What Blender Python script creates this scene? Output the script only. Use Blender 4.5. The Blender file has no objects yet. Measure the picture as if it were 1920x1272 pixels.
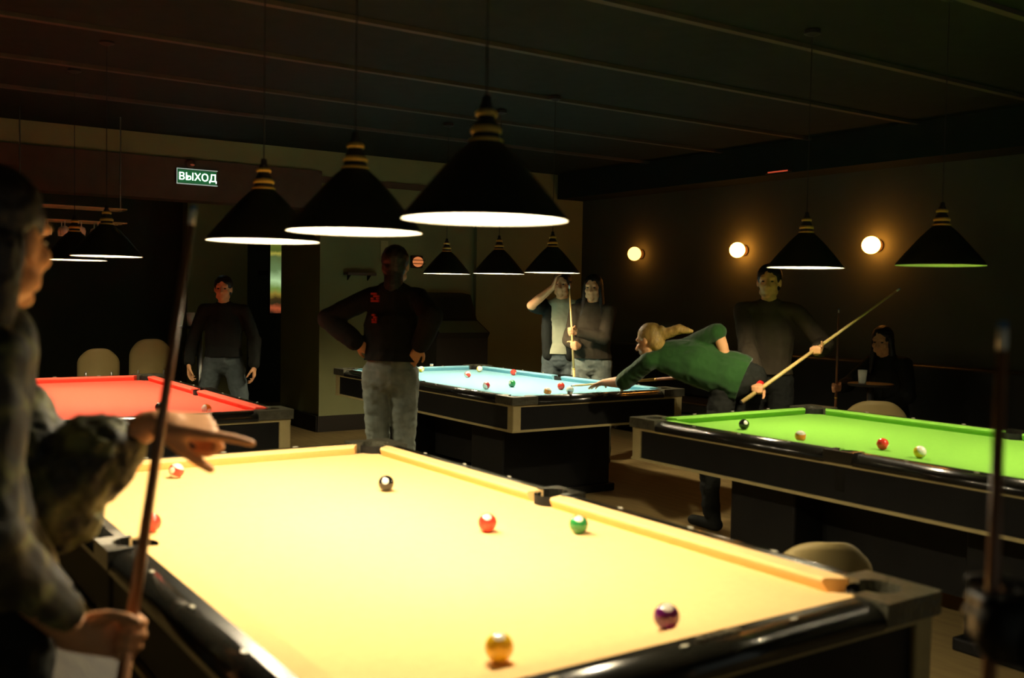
import bpy, bmesh, math, random
from mathutils import Vector, Matrix, noise
random.seed(7)
PI = math.pi
SC = bpy.context.scene
COL = SC.collection
V = Vector
RT = 0.82          # top of the table rails
BED = 0.782        # cloth level
BALL = 0.0286

# ------------------------------------------------------------------ materials
def new_mat(name):
    m = bpy.data.materials.new(name); m.use_nodes = True
    nt = m.node_tree
    return m, nt, nt.nodes['Principled BSDF'], nt.nodes['Material Output']

def mat(name, col, rough=0.6, metal=0.0, spec=0.5, var=0.0, scale=8.0, col2=None, bump=0.0, bscale=60.0,
        stretch=None, coat=0.0, sheen=0.0, emit=None, estr=0.0):
    m, nt, b, out = new_mat(name)
    b.inputs['Roughness'].default_value = rough
    b.inputs['Metallic'].default_value = metal
    b.inputs['Specular IOR Level'].default_value = spec
    b.inputs['Coat Weight'].default_value = coat
    b.inputs['Sheen Weight'].default_value = sheen
    c = (*col, 1)
    tc = nt.nodes.new('ShaderNodeTexCoord'); mp = nt.nodes.new('ShaderNodeMapping')
    nt.links.new(tc.outputs['Object'], mp.inputs['Vector'])
    if stretch: mp.inputs['Scale'].default_value = stretch
    n = nt.nodes.new('ShaderNodeTexNoise'); n.inputs['Scale'].default_value = scale
    n.inputs['Detail'].default_value = 5
    nt.links.new(mp.outputs[0], n.inputs['Vector'])
    r = nt.nodes.new('ShaderNodeValToRGB')
    k = col2 if col2 else tuple(max(0, x * (1 - var)) for x in col)
    r.color_ramp.elements[0].color = (*k, 1); r.color_ramp.elements[1].color = c
    r.color_ramp.elements[0].position = .3; r.color_ramp.elements[1].position = .7
    nt.links.new(n.outputs['Fac'], r.inputs['Fac'])
    nt.links.new(r.outputs[0], b.inputs['Base Color'])
    if bump:
        n2 = nt.nodes.new('ShaderNodeTexNoise'); n2.inputs['Scale'].default_value = bscale
        bp = nt.nodes.new('ShaderNodeBump'); bp.inputs['Strength'].default_value = bump
        bp.inputs['Distance'].default_value = .01
        nt.links.new(mp.outputs[0], n2.inputs['Vector'])
        nt.links.new(n2.outputs['Fac'], bp.inputs['Height']); nt.links.new(bp.outputs[0], b.inputs['Normal'])
    if emit:
        b.inputs['Emission Color'].default_value = (*emit, 1); b.inputs['Emission Strength'].default_value = estr
    return m

def camo(name):
    m, nt, b, out = new_mat(name)
    tc = nt.nodes.new('ShaderNodeTexCoord')
    n = nt.nodes.new('ShaderNodeTexNoise'); n.inputs['Scale'].default_value = 14; n.inputs['Detail'].default_value = 3
    n.inputs['Distortion'].default_value = .6
    r = nt.nodes.new('ShaderNodeValToRGB'); cr = r.color_ramp
    cr.elements[0].position = .38; cr.elements[0].color = (.009, .009, .005, 1)
    cr.elements[1].position = .66; cr.elements[1].color = (.15, .15, .045, 1)
    e = cr.elements.new(.5); e.color = (.026, .026, .010, 1)
    nt.links.new(tc.outputs['Object'], n.inputs['Vector']); nt.links.new(n.outputs['Fac'], r.inputs['Fac'])
    nt.links.new(r.outputs[0], b.inputs['Base Color'])
    b.inputs['Roughness'].default_value = .62
    return m

def ball_mat(name, col, striped):
    m, nt, b, out = new_mat(name)
    tc = nt.nodes.new('ShaderNodeTexCoord'); sp = nt.nodes.new('ShaderNodeSeparateXYZ')
    nt.links.new(tc.outputs['Object'], sp.inputs[0])
    def math_(op, a, bb):
        q = nt.nodes.new('ShaderNodeMath'); q.operation = op
        for i, x in enumerate((a, bb)):
            if x is None: continue
            if isinstance(x, (int, float)): q.inputs[i].default_value = x
            else: nt.links.new(x, q.inputs[i])
        return q.outputs[0]
    az = math_('ABSOLUTE', sp.outputs['Z'], None); ax = math_('ABSOLUTE', sp.outputs['X'], None)
    circ = math_('GREATER_THAN', ax, BALL * .90)
    white = math_('MAXIMUM', circ, math_('GREATER_THAN', az, BALL * .52)) if striped else circ
    mx = nt.nodes.new('ShaderNodeMix'); mx.data_type = 'RGBA'
    nt.links.new(white, mx.inputs['Factor'])
    mx.inputs['A'].default_value = (*col, 1); mx.inputs['B'].default_value = (.86, .82, .68, 1)
    nt.links.new(mx.outputs['Result'], b.inputs['Base Color'])
    b.inputs['Roughness'].default_value = .08; b.inputs['Coat Weight'].default_value = .5
    return m

def glow(name, col, strength):
    m, nt, b, out = new_mat(name)
    b.inputs['Base Color'].default_value = (*col, 1)
    b.inputs['Emission Color'].default_value = (*col, 1); b.inputs['Emission Strength'].default_value = strength
    return m

M = dict(
    cloth_yellow=mat('yellow_baize', (.90, .595, .255), .95, var=.05, scale=40, bump=.05, bscale=900, spec=.1),
    cloth_blue=mat('blue_baize', (.22, .47, .56), .95, var=.05, scale=40, spec=.1),
    cloth_green=mat('green_baize', (.19, .45, .055), .95, var=.05, scale=40, spec=.1),
    cloth_red=mat('red_baize', (.84, .12, .075), .95, var=.05, scale=40, spec=.1),
    rail=mat('black_laminate', (.016, .015, .011), .22, var=.3, spec=.5, coat=.25),
    body=mat('black_panel', (.008, .008, .007), .5, var=.3, spec=.15),
    brass=mat('aged_brass', (.46, .38, .17), .45, metal=.15, var=.2),
    casting=mat('pewter_casting', (.13, .125, .085), .30, metal=.5, var=.35, scale=30, bump=.4, bscale=70),
    rubber=mat('black_leather', (.008, .008, .007), .7, spec=.2),
    sight=mat('pearl', (.7, .66, .5), .25),
    shade=mat('dark_green_enamel', (.016, .018, .010), .42, spec=.35, var=.2),
    shade_in=mat('pale_grey_enamel', (.34, .33, .28), .6),
    ring=mat('brass_ring', (.75, .50, .10), .45, metal=.2),
    cord=mat('black_cord', (.01, .01, .01), .8),
    diffuser=glow('lit_bulb', (1, .84, .57), 990),
    diffuser_off=mat('white_enamel_unlit', (.8, .78, .66), .5),
    floor=mat('brown_floor', (.27, .195, .075), .5, scale=3, col2=(.19, .13, .05), stretch=(1, 8, 1), spec=.3),
    ceiling=mat('black_ceiling', (.017, .022, .018), .9, var=.2, spec=.1),
    beam=mat('ceiling_batten', (.075, .062, .050), .7, var=.2, spec=.2),
    wall=mat('olive_grey_paint', (.25, .26, .12), .85, var=.12, scale=2, spec=.1),
    wall_dark=mat('dark_grey_paint', (.078, .082, .058), .9, var=.15, scale=2, spec=.1),
    wall_brown=mat('brown_soffit', (.115, .075, .050), .8, var=.15, spec=.1),
    base=mat('dark_skirting', (.022, .018, .012), .6, spec=.2),
    skin=mat('skin', (.72, .36, .165), .55, var=.06, scale=25, spec=.35),
    black_cloth=mat('black_cotton', (.016, .017, .014), .9, var=.3, spec=.1),
    brown_cloth=mat('dark_brown_knit', (.055, .042, .026), .9, var=.3, spec=.1),
    grey_tee=mat('grey_cotton', (.36, .36, .24), .9, var=.1, spec=.1),
    green_tee=mat('green_cotton', (.018, .062, .012), .85, var=.15, spec=.1, sheen=.2),
    jeans=mat('washed_denim', (.25, .28, .23), .9, scale=12, col2=(.15, .175, .15), bump=.2, bscale=300, spec=.1),
    jeans_dark=mat('dark_denim', (.075, .095, .095), .9, var=.25, scale=12, spec=.1),
    camo=camo('olive_camouflage'),
    hair_dark=mat('dark_brown_hair', (.018, .012, .008), .5, stretch=(60, 60, 4), var=.5),
    hair_blond=mat('blond_hair', (.58, .36, .10), .5, scale=5, stretch=(30, 30, 6), var=.45),
    eye=mat('eye', (.05, .04, .03), .15), red=mat('red_cloth', (.55, .02, .015), .8, spec=.1),
    print_red=mat('red_print', (.60, .05, .03), .8, spec=.1),
    maple=mat('maple', (.72, .50, .18), .35, scale=3, stretch=(40, 40, 2), var=.12),
    cue_brown=mat('stained_cue_wood', (.27, .12, .05), .3, scale=3, stretch=(40, 40, 2), var=.3),
    ferrule=mat('ivory_ferrule', (.85, .82, .7), .3), tip=mat('blue_cue_tip', (.05, .15, .3), .8),
    beige=mat('beige_shell', (.29, .22, .085), .6, var=.1, spec=.3),
    steel=mat('steel', (.4, .4, .38), .3, metal=1), leather=mat('black_vinyl', (.012, .012, .010), .45, spec=.3),
    glass=mat('glassware', (.75, .75, .6), .05, spec=.5), amber=mat('amber_drink', (.55, .35, .10), .1),
    pale_olive=mat('pale_olive_matt', (.42, .42, .2), .8), chalk=mat('blue_chalk', (.08, .25, .5), .9),
    chalk_w=mat('pale_chalk_wrap', (.75, .72, .55), .8),
    globe=glow('warm_globe', (1, .36, .05), 26), globe_dim=glow('warm_globe_dim', (1, .36, .055), 9),
    ember=glow('ember_glow', (1, .30, .09), .55), red_led=glow('red_lamp', (1, .12, .05), .45),
    sign_glow=glow('white_sign_face', (.86, 1, .90), 5), sign_green=glow('green_sign_face', (.02, .16, .05), .5),
)

def panel_mat():
    m, nt, b, out = new_mat('backlit_picture')
    tc = nt.nodes.new('ShaderNodeTexCoord'); n = nt.nodes.new('ShaderNodeTexNoise')
    n.inputs['Scale'].default_value = 7; n.inputs['Detail'].default_value = 4
    sp = nt.nodes.new('ShaderNodeSeparateXYZ'); r = nt.nodes.new('ShaderNodeValToRGB')
    ad = nt.nodes.new('ShaderNodeMath'); ad.operation = 'MULTIPLY_ADD'
    nt.links.new(tc.outputs['Object'], n.inputs['Vector']); nt.links.new(tc.outputs['Generated'], sp.inputs[0])
    nt.links.new(n.outputs['Fac'], ad.inputs[0]); ad.inputs[1].default_value = .12
    nt.links.new(sp.outputs['Z'], ad.inputs[2]); nt.links.new(ad.outputs[0], r.inputs['Fac'])
    cr = r.color_ramp; cr.elements[0].position = .05; cr.elements[0].color = (.02, .008, .004, 1)
    cr.elements[1].position = 1.0; cr.elements[1].color = (.10, .12, .012, 1)
    for p, c in ((.12, (.30, .06, .02)), (.17, (.02, .015, .005)), (.24, (.035, .02, .005)), (.30, (.20, .14, .02)), (.36, (.13, .20, .04)), (.46, (.34, .50, .24)),
                 (.60, (.10, .16, .06)), (.74, (.07, .10, .03)), (.79, (.30, .26, .04)), (.83, (.06, .08, .012))):
        e = cr.elements.new(p); e.color = (*c, 1)
    nt.links.new(r.outputs[0], b.inputs['Emission Color']); b.inputs['Emission Strength'].default_value = 1.25
    b.inputs['Base Color'].default_value = (.02, .02, .02, 1)
    return m
M['panel'] = panel_mat()

# ------------------------------------------------------------------ object helpers
def tag(o, label=None, cat=None, group=None, kind=None):
    if label: o['label'] = label
    if cat: o['category'] = cat
    if group: o['group'] = group
    if kind: o['kind'] = kind
    return o

def thing(name, label, cat, loc=(0, 0, 0), rz=0, group=None):
    o = bpy.data.objects.new(name, None); COL.objects.link(o)
    o.location = loc; o.rotation_euler = (0, 0, rz); o.empty_display_size = .1
    return tag(o, label, cat, group)

def obj(name, bm, m, parent=None, smooth=False, loc=(0, 0, 0)):
    me = bpy.data.meshes.new(name)
    bmesh.ops.recalc_face_normals(bm, faces=bm.faces)
    bm.to_mesh(me); bm.free(); me.materials.append(m)
    if smooth:
        for p in me.polygons: p.use_smooth = True
    o = bpy.data.objects.new(name, me); COL.objects.link(o); o.location = loc
    if parent: o.parent = parent
    return o

def struct(name, bm, m):
    o = obj(name, bm, m); o['kind'] = 'structure'; return o

def dup(root, loc=None, rz=None, label=None, cat=None, group=None):
    def cp(o, par):
        c = o.copy(); COL.objects.link(c); c.parent = par
        for ch in list(o.children): cp(ch, c)
        return c
    r = cp(root, None)
    if loc is not None: r.location = loc
    if rz is not None: r.rotation_euler = (0, 0, rz)
    if label: r['label'] = label
    if group: r['group'] = group
    return r

def box(bm, x0, x1, y0, y1, z0, z1, bev=0):
    vs = [bm.verts.new((x, y, z)) for z in (z0, z1) for y in (y0, y1) for x in (x0, x1)]
    f = [(0, 2, 3, 1), (4, 5, 7, 6), (0, 1, 5, 4), (2, 6, 7, 3), (0, 4, 6, 2), (1, 3, 7, 5)]
    fs = [bm.faces.new([vs[i] for i in q]) for q in f]
    if bev:
        es = list({e for q in fs for e in q.edges})
        bmesh.ops.bevel(bm, geom=es, offset=bev, segments=3, affect='EDGES', profile=.5)
    return bm

def prism(bm, pts, z0, z1, mtx=None):
    a = [bm.verts.new((x, y, z0)) for x, y in pts]; b = [bm.verts.new((x, y, z1)) for x, y in pts]
    n = len(pts)
    fs = [bm.faces.new(a[::-1]), bm.faces.new(b)]
    for i in range(n): fs.append(bm.faces.new((a[i], a[(i + 1) % n], b[(i + 1) % n], b[i])))
    if mtx: bmesh.ops.transform(bm, matrix=mtx, verts=a + b)
    return bm

def lathe(bm, prof, n=40, c=(0, 0, 0), cap=True):
    rings = []
    for r, z in prof:
        if r < 1e-6: rings.append([bm.verts.new((c[0], c[1], c[2] + z))])
        else: rings.append([bm.verts.new((c[0] + r * math.cos(2 * PI * i / n), c[1] + r * math.sin(2 * PI * i / n), c[2] + z)) for i in range(n)])
    for a, b in zip(rings, rings[1:]):
        for i in range(n):
            j = (i + 1) % n
            if len(a) == 1 and len(b) == 1: continue
            if len(a) == 1: bm.faces.new((a[0], b[j], b[i]))
            elif len(b) == 1: bm.faces.new((a[i], a[j], b[0]))
            else: bm.faces.new((a[i], a[j], b[j], b[i]))
    if cap:
        for rg in (rings[0], rings[-1]):
            if len(rg) > 1: bm.faces.new(rg)
    return bm

def basis(d, side=None):
    d = V(d).normalized()
    s = V(side) if side is not None else (V((0, 0, 1)) if abs(d.z) < .9 else V((1, 0, 0)))
    s = (s - d * s.dot(d))
    if s.length < 1e-4:
        s = V((1, 0, 0)) if abs(d.x) < .9 else V((0, 1, 0)); s = s - d * s.dot(d)
    s.normalize()
    return d, s, d.cross(s)

def tube(bm, p0, p1, r0, r1, n=16, cap=True):
    p0, p1 = V(p0), V(p1); d, s, t = basis(p1 - p0)
    rg = []
    for p, r in ((p0, r0), (p1, r1)):
        rg.append([bm.verts.new(p + (s * math.cos(2 * PI * i / n) + t * math.sin(2 * PI * i / n)) * r) for i in range(n)])
    for i in range(n):
        j = (i + 1) % n; bm.faces.new((rg[0][i], rg[0][j], rg[1][j], rg[1][i]))
    if cap: bm.faces.new(rg[0]); bm.faces.new(rg[1])
    return bm

def capsule(bm, p0, p1, r0, r1, side=None, sx=1.0, sy=1.0, n=14):
    """tapered capsule; cross-section scaled sx along side, sy across it"""
    p0, p1 = V(p0), V(p1)
    ax = p1 - p0
    if ax.length < 1e-5: ax = V((0, 0, 1e-4)); p1 = p0 + ax
    d, s, t = basis(ax, side)
    rings = []
    K = 4
    for k in range(K + 1):
        a = PI / 2 * (1 - k / K); rings.append((p0 - d * r0 * math.sin(a), r0 * math.cos(a)))
    for k in range(K + 1):
        a = PI / 2 * k / K; rings.append((p1 + d * r1 * math.sin(a), r1 * math.cos(a)))
    vr = []
    for c, r in rings:
        if r < 1e-6: vr.append([bm.verts.new(c)])
        else: vr.append([bm.verts.new(c + s * (math.cos(2 * PI * i / n) * r * sx) + t * (math.sin(2 * PI * i / n) * r * sy)) for i in range(n)])
    for a, b in zip(vr, vr[1:]):
        for i in range(n):
            j = (i + 1) % n
            if len(a) == 1: bm.faces.new((a[0], b[j], b[i]))
            elif len(b) == 1: bm.faces.new((a[i], a[j], b[0]))
            else: bm.faces.new((a[i], a[j], b[j], b[i]))

def ellipsoid(bm, c, x, y, z, rx, ry, rz, n=18):
    m = Matrix(((x[0] * rx, y[0] * ry, z[0] * rz, c[0]), (x[1] * rx, y[1] * ry, z[1] * rz, c[1]), (x[2] * rx, y[2] * ry, z[2] * rz, c[2]), (0, 0, 0, 1)))
    bmesh.ops.create_uvsphere(bm, u_segments=n, v_segments=n // 2 + 2, radius=1, matrix=m)

def fuse(name, bm, m, parent, voxel=.008, smooth=2, wrinkle=0, wscale=9, wstretch=(1, 1, 1), origin=(0, 0, 0), hem=None):
    """one continuous surface out of overlapping volumes"""
    bmesh.ops.recalc_face_normals(bm, faces=bm.faces)
    me = bpy.data.meshes.new(name); bm.to_mesh(me); bm.free()
    o = bpy.data.objects.new(name, me); COL.objects.link(o)
    md = o.modifiers.new('r', 'REMESH'); md.mode = 'VOXEL'; md.voxel_size = voxel
    if smooth:
        s = o.modifiers.new('s', 'SMOOTH'); s.factor = .5; s.iterations = smooth
    dg = bpy.context.evaluated_depsgraph_get()
    me2 = bpy.data.meshes.new_from_object(o.evaluated_get(dg))
    o.modifiers.clear(); o.data = me2; bpy.data.meshes.remove(me); me2.name = name
    og = V(origin)
    if wrinkle:
        ns = [v.normal.copy() for v in me2.vertices]
        for v, nn in zip(me2.vertices, ns):
            q = V((v.co.x * wstretch[0], v.co.y * wstretch[1], v.co.z * wstretch[2])) * wscale
            a = noise.noise(q) + .5 * (1 - 2 * abs(noise.noise(q * 1.9 + V((3, 1, 7)))))
            v.co += nn * wrinkle * a
    if hem:
        b = bmesh.new(); b.from_mesh(me2)
        # only the torso is cut: faces near the hip axis
        c, n, rad = V(hem[0]), V(hem[1]).normalized(), hem[2]
        gm = [f for f in b.faces if (lambda q: abs(q.dot(n)) < .3 and (q - n * q.dot(n)).length < rad)(f.calc_center_median() - c)]
        ge = list({e for f in gm for e in f.edges}); gv = list({v for f in gm for v in f.verts})
        r = bmesh.ops.bisect_plane(b, geom=gm + ge + gv, plane_co=c, plane_no=n, clear_inner=True)
        ed = [e for e in r['geom_cut'] if isinstance(e, bmesh.types.BMEdge) and e.is_valid]
        bmesh.ops.holes_fill(b, edges=ed, sides=0)
        b.to_mesh(me2); b.free()
    for v in me2.vertices: v.co -= og
    me2.materials.clear(); me2.materials.append(m)
    for p in me2.polygons: p.use_smooth = True; p.material_index = 0
    o.parent = parent
    return o

# ------------------------------------------------------------------ the room
bm = bmesh.new(); box(bm, -11, 6.5, -6, 6.2, -.12, 0); struct('floor', bm, M['floor'])
bm = bmesh.new(); box(bm, -11, 6.5, -6, 6.2, 3.0, 3.12); struct('ceiling', bm, M['ceiling'])
for i, x in enumerate((-4.35, -3.25, -2.15, -1.05, .05, 1.15)):
    bm = bmesh.new(); box(bm, x - .025, x + .025, -5, 5.5, 2.975, 3.0); struct('trim_%d' % (i + 1), bm, M['beam'])
bm = bmesh.new(); box(bm, -7.1, -6.0, 2.36, 4.235, 0, 3.0); box(bm, -7.1, -6.06, 4.235, 4.33, 0, 3.0); box(bm, -7.1, -6.0, 4.33, 5.9, 0, 3.0)
struct('wall_back', bm, M['wall'])
bm = bmesh.new(); box(bm, -6.7, 4.5, 5.9, 6.1, 0, 3.0); struct('wall_right', bm, M['wall_dark'])
bm = bmesh.new(); box(bm, -6.0, 4.5, 5.5, 5.9, 2.70, 3.0); struct('trim_7', bm, M['ceiling'])
bm = bmesh.new(); box(bm, -6.25, -6.0, -5.5, 2.36, 2.78, 3.0); struct('trim_8', bm, M['wall'])
bm = bmesh.new(); box(bm, -6.28, -5.97, -5.5, 2.36, 2.38, 2.78); struct('trim_9', bm, M['wall_brown'])
bm = bmesh.new(); box(bm, -6.02, -5.985, 2.36, 4.235, 2.66, 2.73); struct('trim_10', bm, M['wall_brown'])
bm = bmesh.new(); box(bm, -6.03, -5.98, 2.34, 4.235, 0, .17); box(bm, -7.1, -6.0, 2.33, 2.36, 0, .17); box(bm, -6.03, -5.98, 4.33, 5.9, 0, .17)
struct('baseboard_back', bm, M['base'])
bm = bmesh.new(); box(bm, -5.98, 4.5, 5.87, 5.9, 0, .15); struct('baseboard_right', bm, M['base'])
bm = bmesh.new(); box(bm, -8.2, -8.0, 1.55, 2.28, 0, 3.0); struct('wall_alcove', bm, M['wall'])
bm = bmesh.new(); box(bm, -9.2, -9.0, -6, 3.4, 0, 3.0); struct('wall_left', bm, M['wall_dark'])
bm = bmesh.new(); box(bm, -8.2, -7.1, 3.3, 3.5, 0, 3.0); struct('wall_recess', bm, M['wall_dark'])
bm = bmesh.new(); box(bm, -9.0, 6.5, -6.1, -5.6, 0, 3.0); struct('wall_front', bm, M['wall_dark'])

# ------------------------------------------------------------------ pool tables
HL, HW = 1.27, .635
def arc(cx, cy, r, a0, a1, n=10):
    return [(cx + r * math.cos(math.radians(a0 + (a1 - a0) * i / n)), cy + r * math.sin(math.radians(a0 + (a1 - a0) * i / n))) for i in range(n + 1)]

def cushion(pa, pb, inward, ma, mb, m, par):
    """pa->pb nose line (2D), inward = unit toward the bed; ma/mb how far the back reaches past each nose end"""
    pa, pb, w = V((*pa, 0)), V((*pb, 0)), V((*inward, 0))
    d = (pb - pa).normalized()
    bm = bmesh.new()
    # profile (offset from nose outward, z), back corners reach further along
    prof = [(0.0, RT - .008), (.006, RT - .001), (.06, RT), (.06, BED - .01), (.018, BED - .004), (.004, RT - .018)]
    ends = []
    for p, s, mm in ((pa, -1, ma), (pb, 1, mb)):
        ring = []
        for off, z in prof:
            q = p - w * off + d * s * mm * (off / .06)
            ring.append(bm.verts.new((q.x, q.y, z)))
        ends.append(ring)
    n = len(prof)
    for i in range(n): bm.faces.new((ends[0][i], ends[0][(i + 1) % n], ends[1][(i + 1) % n], ends[1][i]))
    bm.faces.new(ends[0]); bm.faces.new(ends[1])
    return obj('cushion', bm, m, par)

def rail(u0, u1, base, sgn, along, par):
    pr = [(.06, RT), (.088, RT)]
    for i in range(1, 9):
        a = PI / 2 * i / 8; pr.append((.088 + .056 * math.sin(a), RT - .040 * (1 - math.cos(a))))
    pr += [(.144, RT - .054), (.06, RT - .054)]
    bm = bmesh.new(); ends = []
    for u in (u0, u1):
        ends.append([bm.verts.new((u, sgn * (base + o), z) if along == 'x' else (sgn * (base + o), u, z)) for o, z in pr])
    n = len(pr)
    for i in range(n): bm.faces.new((ends[0][i], ends[0][(i + 1) % n], ends[1][(i + 1) % n], ends[1][i]))
    bm.faces.new(ends[0]); bm.faces.new(ends[1])
    o = obj('rail', bm, M['rail'], par)
    for p in o.data.polygons: p.use_smooth = len(p.vertices) == 4 and 0 < abs(p.normal.z) < .999
    return o

sight_mesh = None
def pool_table(cx, cy, clothm, label):
    t = thing('pool_table', label, 'pool table', (cx, cy, 0), 0, 'pool tables')
    # bed cloth, notched at the six pockets
    pts = []
    e = .05
    pts += arc(HL + .042, HW + .042, .066, 255, 195, 8)
    pts += arc(0, HW + .062, .060, 335, 205, 10)
    pts += arc(-HL - .042, HW + .042, .066, 345, 285, 8)
    pts += arc(-HL - .042, -HW - .042, .066, 75, 15, 8)
    pts += arc(0, -HW - .062, .060, 155, 25, 10)
    pts += arc(HL + .042, -HW - .042, .066, 165, 105, 8)
    bm = bmesh.new(); prism(bm, pts, BED - .03, BED); obj('bed_cloth', bm, clothm, t)
    for sy in (1, -1):
        for a, b, ma, mb in ((-HL + .085, -.068, .045, .016), (.068, HL - .085, .016, .045)):
            cushion((a, sy * HW), (b, sy * HW), (0, -sy), ma, mb, clothm, t)
            rail(a - (.02 if a < -.1 else -.012), b + (.02 if b > .1 else -.012), HW, sy, 'x', t)
    for sx in (1, -1):
        cushion((sx * HL, -HW + .085), (sx * HL, HW - .085), (-sx, 0), .045, .045, clothm, t)
        rail(-HW + .065, HW - .065, HL, sx, 'y', t)
    # pocket castings and pockets
    for sx in (1, -1):
        for sy in (1, -1):
            P = [(HL - .062, HW + .052), (HL - .062, HW + .146), (HL + .132, HW + .148), (HL + .145, HW + .145), (HL + .148, HW + .132), (HL + .146, HW - .062), (HL + .052, HW - .062)]
            P += arc(HL + .042, HW + .042, .058, -78, 168, 14)
            bm = bmesh.new(); prism(bm, [(x * sx, y * sy) for x, y in P], RT - .05, RT + .004)
            obj('corner_casting', bm, M['casting'], t)
            bm = bmesh.new(); lathe(bm, [(.070, RT - .006), (.070, .64), (.0, .63), (.0, .645), (.060, .655), (.060, RT - .006)], 28, ((HL + .042) * sx, (HW + .042) * sy, 0), cap=False)
            obj('pocket', bm, M['rubber'], t, True)
            bm = bmesh.new(); box(bm, min(sx * 1.335, sx * 1.403), max(sx * 1.335, sx * 1.403), min(sy * .700, sy * .768), max(sy * .700, sy * .768), .585, RT - .05, .008)
            obj('corner_post', bm, M['brass'], t)
    for sy in (1, -1):
        P = [(-.078, HW + .052), (-.078, HW + .146), (.078, HW + .146), (.078, HW + .052), (.060, HW + .052)] + arc(0, HW + .062, .054, -8, 188, 12) + [(-.060, HW + .052)]
        bm = bmesh.new(); prism(bm, [(x, y * sy) for x, y in P], RT - .05, RT + .004)
        obj('side_casting', bm, M['rail'], t)
        bm = bmesh.new(); lathe(bm, [(.064, RT - .006), (.064, .64), (.0, .63), (.0, .645), (.055, .655), (.055, RT - .006)], 28, (0, (HW + .062) * sy, 0), cap=False)
        obj('pocket', bm, M['rubber'], t, True)
    # body with trims
    bm = bmesh.new(); box(bm, -1.390, 1.390, -.755, .755, .60, RT - .055); obj('apron', bm, M['body'], t)
    for nm, z0, z1, g in (('top_trim', RT - .066, RT - .052, .012), ('bottom_trim', .585, .600, .014)):
        bm = bmesh.new()
        for s in (1, -1):
            a, b = sorted((s * .753, s * (.755 + g)))
            box(bm, -1.39 - g, 1.39 + g, a, b, z0, z1)
            a, b = sorted((s * 1.388, s * (1.39 + g)))
            box(bm, a, b, -.755, .755, z0, z1)
        obj(nm, bm, M['brass'], t)
    for s in (1, -1):
        bm = bmesh.new(); box(bm, min(s * .46, s * .90), max(s * .46, s * .90), -.50, .50, .05, .60, .015); box(bm, min(s * .43, s * .93), max(s * .43, s * .93), -.53, .53, 0, .06, .01)
        obj('leg', bm, M['body'], t)
    bm = bmesh.new(); box(bm, -.46, .46, -.28, .28, .16, .56); obj('stretcher', bm, M['body'], t)
    # sights
    global sight_mesh
    if sight_mesh is None:
        b2 = bmesh.new(); prism(b2, [(-.013, 0), (0, -.006), (.013, 0), (0, .006)], 0, .0015)
        sight_mesh = bpy.data.meshes.new('sight'); b2.to_mesh(sight_mesh); b2.free(); sight_mesh.materials.append(M['sight'])
    for sy in (1, -1):
        for k in (-3, -2, -1, 1, 2, 3):
            o = bpy.data.objects.new('sight', sight_mesh); COL.objects.link(o); o.parent = t; o.location = (k * HL / 4, sy * (HW + .097), RT + .001)
    for sx in (1, -1):
        for k in (-1, 0, 1):
            o = bpy.data.objects.new('sight', sight_mesh); COL.objects.link(o); o.parent = t; o.location = (sx * (HL + .097), k * HW / 2, RT + .001); o.rotation_euler = (0, 0, PI / 2)
    return t

TY = (1.27, -.635); TB = (-2.848, 2.524); TG = (1.147, 2.528); TR = (-2.827, -.570)
ty = pool_table(*TY, M['cloth_yellow'], 'large pool table covered in bright yellow cloth, nearest of the four tables')
tb = pool_table(*TB, M['cloth_blue'], 'pool table with pale blue cloth behind the yellow one')
tg = pool_table(*TG, M['cloth_green'], 'pool table with green cloth beside the man with the raised cue')
tr = pool_table(*TR, M['cloth_red'], 'pool table with red cloth behind the pointing hand')
# ornamental plate on the near short rail of the yellow table
bm = bmesh.new()
for y, r in ((-.045, .010), (-.02, .007), (.0, .008), (.02, .007), (.04, .013), (.058, .009)):
    lathe(bm, [(0, 0), (r, 0), (r, .003), (0, .005)], 14, (HL + .085, y + .10, RT + .001), cap=False)
obj('rail_plate', bm, M['casting'], ty)

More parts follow.
